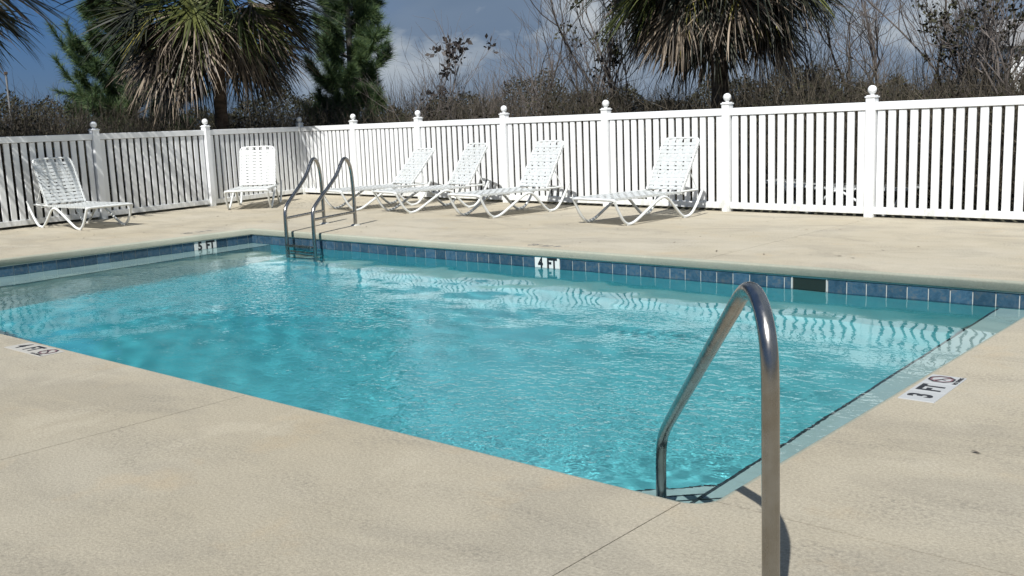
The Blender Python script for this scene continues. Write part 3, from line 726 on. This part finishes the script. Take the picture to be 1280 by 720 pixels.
def palm(loc, crown_z, seed, label, nlive=34, ndead=26, spread=1., special=(), trunk_r=.12, skirt=1.):
    t = tag(empty('palm_tree', (*loc, 0)), label, 'palm tree', 'cabbage palms beyond the fence'); r = np.random.default_rng(seed)
    # trunk with rings and old leaf boots
    mb = MB(); n_ = 22; prf = [(trunk_r * (1.25 if i == 0 else 1) * (1 + .05 * math.sin(i * 2.4)) * r.uniform(.95, 1.05), crown_z * i / n_) for i in range(n_ + 1)]
    mb.lathe([(a, z - .1) for a, z in prf], (0, 0, 0), 16)
    mb.build('trunk', M['trunk'], t)
    mb = MB()
    for i in range(70):
        z = crown_z * (.66 + .34 * (i / 70)); a = i * 2.4; rr_ = trunk_r * .98; tt = Vector((math.cos(a), math.sin(a), 0))
        p0 = tt * rr_ + Vector((0, 0, z)); p1 = tt * (rr_ + .07) + Vector((0, 0, z + .20)); mb.tube([p0, p0 * .5 + p1 * .5 + tt * .02, p1], [.035, .028, .016], 5)
    tag(mb.build('leaf_boots', M['trunk'], t), kind='stuff')
    cz = crown_z
    def add(az, el, pet, rad, droop, m, dead=False, nleaf=46, w=.017, z=0.):
        V, F, S = fan_frond((.10 * math.cos(az), .10 * math.sin(az), cz + z), (math.cos(az) * math.cos(el), math.sin(az) * math.cos(el), math.sin(el)), pet, rad, droop, nleaf, w, int(r.integers(1e9)), dead)
        obj('frond', npmesh('frond', V, F, m, S), t)
    for i in range(nlive):
        az = i * 2.39996 + r.uniform(-.2, .2); u = i / nlive; el = R(78) - u * R(96) + r.uniform(-.12, .12)
        m_ = M['frond_dark'] if r.random() < .55 else M['frond_green']
        add(az, el, r.uniform(.9, 1.25) * spread, r.uniform(.85, 1.15) * spread, .22 + .35 * u, m_, nleaf=40, w=.020)
    for i in range(ndead):
        az = i * 2.39996 + r.uniform(-.3, .3) + .7; u = i / ndead; el = R(14) - u * R(58) + r.uniform(-.25, .25)
        if u > .45 and trunk_r < .124 and abs((az - math.atan2(-loc[1], -loc[0]) + math.pi) % (2 * math.pi) - math.pi) < .55: az += 1.1 * (1 if r.random() < .5 else -1)
        m_ = M['frond_dead'] if r.random() < .72 else M['frond_dark']
        add(az, el, r.uniform(.65, 1.05) * spread, r.uniform(.75, 1.1) * spread * skirt, r.uniform(.5, 1.1), m_, True, 36, .017, -.05 - .25 * u)
    for az, el, pet, rad, droop, mk in special: add(az, el, pet, rad, droop, M[mk], False, 54, .018)
    return t
def toward(deg): # azimuth facing the camera, turned by deg to the right as seen from the camera
    return deg
def cam_az(loc): return math.atan2(-loc[1], -loc[0])
L1 = at(277, 19.6); a1 = cam_az(L1)
palm(L1, 3.7, 5, 'large cabbage palm with a brown shaggy skirt behind the left fence corner', 40, 44, 1.28,
     [(a1 + R(25), R(-14), 1.0, 1.2, .5, 'frond_green'), (a1 - R(55), R(0), 1.1, 1.1, .6, 'frond_yellow'), (a1 + R(75), R(5), 1.2, 1.2, .7, 'frond_green'), (a1 - R(20), R(14), 1.1, 1.1, .7, 'frond_green')], skirt=1.05)
L2 = at(900, 15.4); a2 = cam_az(L2)
palm(L2, 3.55, 9, 'broad cabbage palm with hanging yellow-green fronds behind the right half of the far fence', 44, 64, 1.12,
     [(a2 - R(75), R(-8), 1.1, 1.15, .9, 'frond_green'), (a2 - R(38), R(-18), .85, 1.1, 1.1, 'frond_yellow'), (a2 + R(32), R(-12), .85, 1.0, 1.1, 'frond_yellow'), (a2 + R(62), R(0), 1.0, 1.0, .8, 'frond_green'), (a2 - R(60), R(5), .9, 1.1, .9, 'frond_green')], trunk_r=.13, skirt=1.0)
L0 = (-15.2, 4.98)
palm(L0, 3.6, 13, 'cabbage palm cut off by the left edge of the photo, only frond tips in view', 30, 26, 1.15)

# ---- pines
def pine(loc, h, seed, label, r0=1.5, z0=.9):
    t = tag(empty('pine_tree', (*loc, 0)), label, 'pine tree', 'young long-needled pines beyond the fence'); r = np.random.default_rng(seed)
    mb = MB(); mb.tube([(0, 0, -.1), (.05, .02, h * .4), (.0, .05, h * .75), (.02, 0, h)], [.10, .075, .045, .012], 8); mb.build('trunk', M['bark'], t)
    br = MB(); V = []; F = []; S = []
    nw = int(h / .33)
    for w_ in range(nw):
        z = z0 + (h - z0) * w_ / nw; k = 1 - .75 * ((z - z0) / (h - z0)) ** 1.3; nb_ = int(r.integers(4, 7)); a0 = r.uniform(0, 6.28)
        for j in range(nb_):
            a = a0 + j * 6.283 / nb_ + r.uniform(-.3, .3); ln = r0 * k * r.uniform(.65, 1.15); el = R(12) + r.uniform(-.1, .35)
            p_ = np.array([0, 0, z]); d = np.array([math.cos(a) * math.cos(el), math.sin(a) * math.cos(el), math.sin(el)]); pa = [p_.copy()]; ds = []
            for i in range(8):
                d = d + np.array([0, 0, .07]) + r.normal(0, .05, 3); d /= np.linalg.norm(d); p_ = p_ + d * ln / 8; pa.append(p_.copy()); ds.append(d.copy())
            br.tube(pa, list(np.linspace(.022, .006, 9)), 4, cap=False)
            tips = [(pa, ds, .3)]
            for _ in range(5):                      # side shoots
                i = int(r.integers(2, 8)); dd = ds[i - 1] + r.normal(0, .55, 3) + np.array([0, 0, .25]); dd /= np.linalg.norm(dd); l2 = ln * r.uniform(.22, .42)
                q = pa[i]; pb = [q.copy()]; db = []
                for i2 in range(4): dd = dd + np.array([0, 0, .10]); dd /= np.linalg.norm(dd); q = q + dd * l2 / 4; pb.append(q.copy()); db.append(dd.copy())
                tips.append((pb, db, 0.)); br.tube(pb, [.009, .008, .006, .005, .004], 3, cap=False)
            for pa_, ds_, start in tips:
                n_ = int(300 * (1.5 if pa_ is pa else 1))
                for _ in range(n_):
                    u = r.uniform(start, 1) * (len(pa_) - 1); i = min(int(u), len(pa_) - 2); q = pa_[i] + (pa_[i + 1] - pa_[i]) * (u - i); d = ds_[i]
                    e = d * .75 + r.normal(0, .42, 3); e /= np.linalg.norm(e); L_ = r.uniform(.17, .30); e2 = e * L_ + np.array([0, 0, -.02])
                    s_ = np.cross(e, r.normal(0, 1, 3)); s_ /= np.linalg.norm(s_) + 1e-9; o = len(V)
                    V.extend([q - s_ * .0055, q + s_ * .0055, q + e2]); F.append((o, o + 1, o + 2)); S.append(r.uniform(0, 1) ** 1.5)
    br.build('branches', M['bark'], t)
    tag(obj('needles', npmesh('needles', V, F, M['needles'], S), t), kind='stuff')
    return t
pine(at(166, 24), 5.4, 21, 'dark bushy pine behind the left fence, half hidden by the large palm', 1.8, .4)
pine(at(440, 23.0), 6.6, 22, 'tall green pine with upswept feathery branches between the two palms', 1.15, .5)

# ---- bare trees
def bare_tree(loc, h, seed, label, name='bare_tree', spread=.5, r0=.05, lev=4, leaves=0, lean=(0, 0), leaf_m='dry_leaf', leaf_s=.05, stems=1):
    t = tag(empty(name, (*loc, 0)), label, 'tree' if name != 'shrub' else 'shrub'); r = np.random.default_rng(seed)
    mb = MB(); tips = []; tr = MB()
    def grow(p_, d, ln, rad, lv, m):
        pts = [p_.copy()]; n_ = 5
        for i in range(n_):
            d = d + r.normal(0, .10, 3) + np.array([0, 0, .05]); d /= np.linalg.norm(d); p_ = p_ + d * ln / n_; pts.append(p_.copy())
        m.tube(pts, list(np.linspace(rad, rad * .55, n_ + 1)), 6 if lv == 0 else 3, cap=False)
        if lv >= lev: tips.extend(pts[2:]); return
        nk = int(r.integers(3, 6)) if lv else int(r.integers(5, 8))
        for k in range(nk):
            i = int(r.integers(2, n_ + 1)) if k else n_
            e = d + r.normal(0, spread, 3); e[2] = max(e[2], -.05) + .1; e /= np.linalg.norm(e)
            grow(pts[i], e, ln * r.uniform(.50, .78), rad * (.62 if k else .72) * (i / n_ * -.25 + 1.2) * .8, lv + 1, mb)
    for s_ in range(stems):
        grow(np.array([r.uniform(-.1, .1) * (stems > 1), r.uniform(-.1, .1) * (stems > 1), -.12]), np.array([lean[0] + r.normal(0, .12) * (stems > 1), lean[1] + r.normal(0, .12) * (stems > 1), 1.]), h * .46, r0, 0, tr)
    tr.build('trunk', M['bark'], t); mb.build('branches', M['bark'], t)
    if leaves:
        V = []; F = []; S = []
        T = [tips[i] for i in r.integers(0, len(tips), max(4, leaves // (9 if leaves > 300 else 15)))]
        for i in range(leaves):
            q = T[i % len(T)] + r.normal(0, .045, 3); a = r.normal(0, 1, 3); a /= np.linalg.norm(a); b_ = np.cross(a, r.normal(0, 1, 3)); b_ /= np.linalg.norm(b_); L_ = leaf_s * r.uniform(.5, 1.2); o = len(V)
            V.extend([q, q + a * L_ * .5 + b_ * L_ * .3, q + a * L_, q + a * L_ * .5 - b_ * L_ * .3]); F.append((o, o + 1, o + 2, o + 3)); S.append(r.random())
        tag(obj('leaves', npmesh('leaves', V, F, M[leaf_m], S), t), kind='stuff')
    return t
bare_tree(at(527, 18), 3.2, 31, 'slender bare sapling tipped with dark curled leaf clusters, right of the tall pine', spread=.38, r0=.022, lev=3, leaves=190, leaf_s=.125)
bare_tree(at(572, 19), 2.6, 32, 'thin bare sapling with few dark leaves beside the leaf-tipped sapling', spread=.35, r0=.018, lev=3, leaves=50, leaf_s=.07)
bare_tree(at(645, 17.5), 2.5, 33, 'low forked bare tree under the pale cloud, middle of the brush', spread=.5, r0=.030, lev=4)
bare_tree(at(676, 17.8), 3.6, 34, 'bare tree with many upswept twigs left of the right-hand palm', spread=.45, r0=.035, lev=4)
bare_tree(at(735, 17.2), 4.1, 35, 'tall bare tree right against the left side of the right-hand palm', spread=.45, r0=.042, lev=4)
bare_tree(at(1048, 16.0), 3.6, 36, 'bare tree just right of the right-hand palm', spread=.5, r0=.04, lev=4)
bare_tree(at(1100, 16.8), 4.0, 37, 'tall bare tree above the rightmost ball-topped fence post', spread=.42, r0=.04, lev=4)
bare_tree(at(1142, 16.2), 4.0, 38, 'forked bare tree between the tall bare tree and the leafy shrub', spread=.42, r0=.04, lev=4)
bare_tree(at(1218, 15.4), 3.1, 39, 'half-bare tree with scattered dark leaves near the right edge', spread=.5, r0=.045, lev=4, leaves=900, leaf_s=.075, leaf_m='brush_leaf')
bare_tree(at(1268, 15.0), 3.3, 40, 'dark-leaved tree cut by the right edge of the photo', spread=.55, r0=.045, lev=4, leaves=900, leaf_s=.075, leaf_m='brush_leaf')
bare_tree(at(72, 23), 2.3, 41, 'grey-green twiggy shrub rising above the brush at the far left', name='shrub', spread=.55, r0=.02, lev=3, leaves=900, leaf_s=.07, leaf_m='brush_leaf', stems=4)
bare_tree(at(30, 24), 1.9, 42, 'low twiggy shrub at the foot of the thin pole, far left', name='shrub', spread=.55, r0=.02, lev=3, leaves=500, leaf_s=.07, leaf_m='brush_leaf', stems=4)
bare_tree(at(778, 16.6), 4.3, 43, 'small-leaved dark tree crown poking out left of the right-hand palm', name='bare_tree', spread=.3, r0=.04, lev=4, leaves=1500, leaf_s=.085, leaf_m='brush_leaf')

saps = [(500, 17.5, 2.3, 'against the right side of the green pine'), (590, 18.5, 2.7, 'under the pale cloud left of the low forked tree'), (612, 17, 2.2, 'just left of the low forked tree'), (705, 17.5, 3.2, 'between the two tall bare trees left of the palm'),
        (985, 15.6, 2.4, 'in front of the right edge of the right-hand palm'), (1018, 16.4, 3.1, 'at the right tip of the right-hand palm fronds'), (1075, 15.8, 2.8, 'just left of the rightmost ball-topped fence post'), (1168, 16.6, 3.4, 'right of the forked bare tree'),
        (1190, 15.2, 2.3, 'left of the half-bare leafy tree'), (1245, 16.5, 3.5, 'between the two dark-leaved trees at the right'), (345, 21, 1.7, 'under the right fronds of the large palm'), (300, 20.6, 1.6, 'right of the trunk of the large palm'), (120, 22.5, 1.6, 'above the leftmost ball-topped fence post')]
for k, (px_, ds_, h_, w_) in enumerate(saps):
    q = bare_tree(at(px_, ds_), h_, 60 + k, 'thin leafless sapling ' + w_, spread=.40, r0=.020, lev=3); q['group'] = 'thin leafless saplings in the brush'
# pole
pl = tag(empty('utility_pole', (*at(14, 40), 0)), 'thin grey pole standing beyond the brush at the far left', 'pole')
mb = MB(); mb.tube([(0, 0, -.1), (0, 0, 3.6)], [.045, .03], 10); mb.build('mast', M['pole'], pl)
mb = MB(); mb.box((0, 0, 3.56), (.10, .10, .10), .01); mb.build('top_fitting', M['trunk'], pl)

# ---- thicket (uncountable brush)
def thicket():
    r = np.random.default_rng(77)
    def pts(n_, amin, amax, dmin, dmax):
        px = r.uniform(amin, amax, n_); dist = np.interp(px, gpx, gfd) + dmin + (dmax - dmin) * r.random(n_) ** 1.3
        v_ = np.array(r_)[None] * (px[:, None] - 640) + np.array(d_)[None] * (150 - 360) + np.array(f_)[None] * 1254.42
        h2 = v_[:, :2] / np.linalg.norm(v_[:, :2], axis=1)[:, None]; return h2 * dist[:, None], px, dist
    def top(x, y):           # uneven height of the mass
        return 1.75 + .22 * np.sin(x * 1.7 + 1.3 * np.sin(y * .9)) + .16 * np.sin(y * 2.9 + x * .8) + .10 * np.sin(x * 5.1 + y * 3.3)
    def fence_dist(px):       # distance to the fence along each direction
        out = []
        for q in px:
            h2 = ray_dir(float(q)); best = 60.
            for (ax, ay), (bx, by) in [((-15.62, 11.76), (0, 10.78)), ((-15.66, 11.7), (-14.97, 9.35)), ((-14.97, 9.35), (-14.60, 7.25)), ((-14.60, 7.25), (-14.33, 5.15)), ((-14.33, 5.15), (-14.1, 1.0))]:
                ex, ey = bx - ax, by - ay; den = h2.x * ey - h2.y * ex
                if abs(den) < 1e-9: continue
                t_ = (ax * ey - ay * ex) / den; u_ = (ax * h2.y - ay * h2.x) / den
                if t_ > 0 and -.01 <= u_ <= 1.01: best = min(best, t_)
            out.append(best if best < 60 else 15.)
        return np.array(out)
    gpx = np.linspace(-230, 1430, 200); gfd = fence_dist(gpx)
    # twigs
    n_ = 85000
    P, px, dist = pts(n_, -220, 1420, .8, 9.0)
    # keep clear of the deck side on the left, where the fence is nearer
    H_ = top(P[:, 0], P[:, 1]) * r.uniform(.55, 1.12, n_) ** 1.0 * np.interp(px, [0, 200, 600, 1000, 1280], [1.02, 1.0, 1.05, 1.0, .98])
    z0 = H_ * r.uniform(0, .80, n_); ln = r.uniform(.25, .75, n_)
    az = r.uniform(0, 2 * np.pi, n_); el = np.clip(r.normal(1.05, .42, n_), .1, 1.55)
    D = np.stack([np.cos(az) * np.cos(el), np.sin(az) * np.cos(el), np.sin(el)], 1)
    A = np.stack([P[:, 0], P[:, 1], z0], 1); ln = np.minimum(ln, (H_ - z0 + .25)); 
    Mid = A + D * ln[:, None] * .5 + r.normal(0, .035, (n_, 3)); End = A + D * ln[:, None] + r.normal(0, .05, (n_, 3))
    s_ = np.cross(D, r.normal(0, 1, (n_, 3))); s_ /= np.linalg.norm(s_, axis=1)[:, None]; u_ = np.cross(D, s_)
    w = r.uniform(.0018, .0050, n_)[:, None]
    off = [s_, -.5 * s_ + .87 * u_, -.5 * s_ - .87 * u_]
    V = np.stack([A + o_ * w for o_ in off] + [Mid + o_ * w * .75 for o_ in off] + [End + o_ * w * .25 for o_ in off], 1).reshape(-1, 3)
    base_ = (np.arange(n_) * 9)[:, None]
    F = np.concatenate([base_ + np.array(q)[None] for q in ((0, 1, 4, 3), (1, 2, 5, 4), (2, 0, 3, 5), (3, 4, 7, 6), (4, 5, 8, 7), (5, 3, 6, 8))])
    sh = np.tile(r.random(n_) ** 2.2, 6)
    o = obj('thicket', npmesh('thicket', V, F, M['twig'], sh)); tag(o, 'dense grey-brown bare brush beyond the fence', kind='stuff')
    # small leaves and litter in the mass
    n_ = 80000
    P, px, dist = pts(n_, -220, 1420, 1.0, 10.0)
    H_ = top(P[:, 0], P[:, 1]) * .93
    hh = r.random(n_) ** .85 * .86; c = np.stack([P[:, 0], P[:, 1], H_ * hh], 1)
    a = r.normal(0, 1, (n_, 3)); a /= np.linalg.norm(a, axis=1)[:, None]; b_ = np.cross(a, r.normal(0, 1, (n_, 3))); b_ /= np.linalg.norm(b_, axis=1)[:, None]
    s_ = (r.uniform(.015, .045, n_) * np.interp(hh, [0, .7, 1], [1.6, 1.2, .6]))[:, None]
    V = np.stack([c - a * s_, c + b_ * s_ * .45, c + a * s_, c - b_ * s_ * .45], 1).reshape(-1, 3)
    F = (np.arange(n_) * 4)[:, None] + np.array([[0, 1, 2, 3]])
    o = obj('undergrowth', npmesh('undergrowth', V, F, M['brush_leaf'], r.random(n_) ** 1.6)); tag(o, 'dark leafy undergrowth filling the brush', kind='stuff')
thicket()
# far dark tree line
def treeline():
    r = np.random.default_rng(5); n_ = 140000
    px = r.uniform(-300, 1600, n_); dist = r.uniform(45, 60, n_)
    v_ = np.array(r_)[None] * (px[:, None] - 640) + np.array(d_)[None] * (150 - 360) + np.array(f_)[None] * 1254.42
    h2 = v_[:, :2] / np.linalg.norm(v_[:, :2], axis=1)[:, None]; P = h2 * dist[:, None]
    H_ = 2.6 + .5 * np.sin(px * .021) + .35 * np.sin(px * .057 + 1) + .2 * np.sin(px * .13)
    c = np.stack([P[:, 0], P[:, 1], H_ * r.random(n_) ** .8], 1)
    a = r.normal(0, 1, (n_, 3)); a /= np.linalg.norm(a, axis=1)[:, None]; b_ = np.cross(a, r.normal(0, 1, (n_, 3))); b_ /= np.linalg.norm(b_, axis=1)[:, None]
    s_ = r.uniform(.035, .10, n_)[:, None]
    V = np.stack([c - a * s_, c + b_ * s_ * .5, c + a * s_, c - b_ * s_ * .5], 1).reshape(-1, 3); F = (np.arange(n_) * 4)[:, None] + np.array([[0, 1, 2, 3]])
    o = obj('woodland', npmesh('woodland', V, F, M['brush_leaf'], r.random(n_))); tag(o, 'low dark line of far woodland behind the brush', kind='stuff')
treeline()

# ---- leaf litter swept against the fence corner and scattered over the far deck
def litter():
    r = np.random.default_rng(3); n_ = 520
    cx = np.concatenate([r.normal(-13.6, .9, 260), r.uniform(-14.3, -3, 150), r.uniform(-14, -10.9, 60), r.uniform(-1.3, 1, 50)])
    cy_ = np.concatenate([r.normal(10.3, .55, 260), r.uniform(7.6, 11.2, 150), r.uniform(4, 9, 60), r.uniform(3, 9, 50)])
    ok = cy_ < 11.1 - .063 * (cx + 8); ok &= (cx > -14.4); cx, cy_ = cx[ok], cy_[ok]; n_ = len(cx)
    a = r.uniform(0, 6.28, n_); s_ = r.uniform(.008, .024, n_)
    c = np.stack([cx, cy_, np.full(n_, .004)], 1); d1 = np.stack([np.cos(a), np.sin(a), r.uniform(-.1, .25, n_)], 1) * s_[:, None]; d2 = np.stack([-np.sin(a), np.cos(a), r.uniform(-.1, .3, n_)], 1) * s_[:, None] * .4
    V = np.stack([c - d1, c + d2, c + d1, c - d2], 1); V[:, :, 2] = np.abs(V[:, :, 2]) + .002
    F = (np.arange(n_) * 4)[:, None] + np.array([[0, 1, 2, 3]])
    tag(obj('leaf_litter', npmesh('leaf_litter', V.reshape(-1, 3), F, M['frond_dead'], r.random(n_) * .5)), 'small dry leaf bits scattered on the deck', kind='stuff')
litter()
# ---- pale houses far behind the brush
def house(px, dist, w, wh, label, rz):
    x, y = at(px, dist); t = tag(empty('house', (x, y, 0), rz), label, 'house')
    mb = MB(); mb.box((0, 0, wh / 2), (w, 5, wh)); mb.build('wall', M['vinyl'], t)
    mb = MB(); h2 = 1.1; X, Y = w / 2 + .3, 2.8
    mb.add([(-X, -Y, wh), (X, -Y, wh), (X, Y, wh), (-X, Y, wh), (-X, 0, wh + h2), (X, 0, wh + h2)], [(0, 1, 5, 4), (2, 3, 4, 5), (1, 2, 5), (3, 0, 4), (3, 2, 1, 0)]); mb.build('roof', M['pole'], t)
    for k in (-1, 1):
        mb = MB(); mb.box((k * w * .25, -2.52, wh * .55), (.9, .06, 1.0)); wn = mb.build('window', M['vinyl'], t)
        mb = MB(); mb.box((k * w * .25, -2.56, wh * .55), (.76, .03, .86)); mb.build('pane', M['trim_dark'], wn)
house(1293, 42, 3.0, 3.1, 'white house glimpsed through the trees at the right edge', R(28))
#house(1048, 44, 3.0, 2.9, 'low white house glimpsed through the brush right of the palm', R(28))
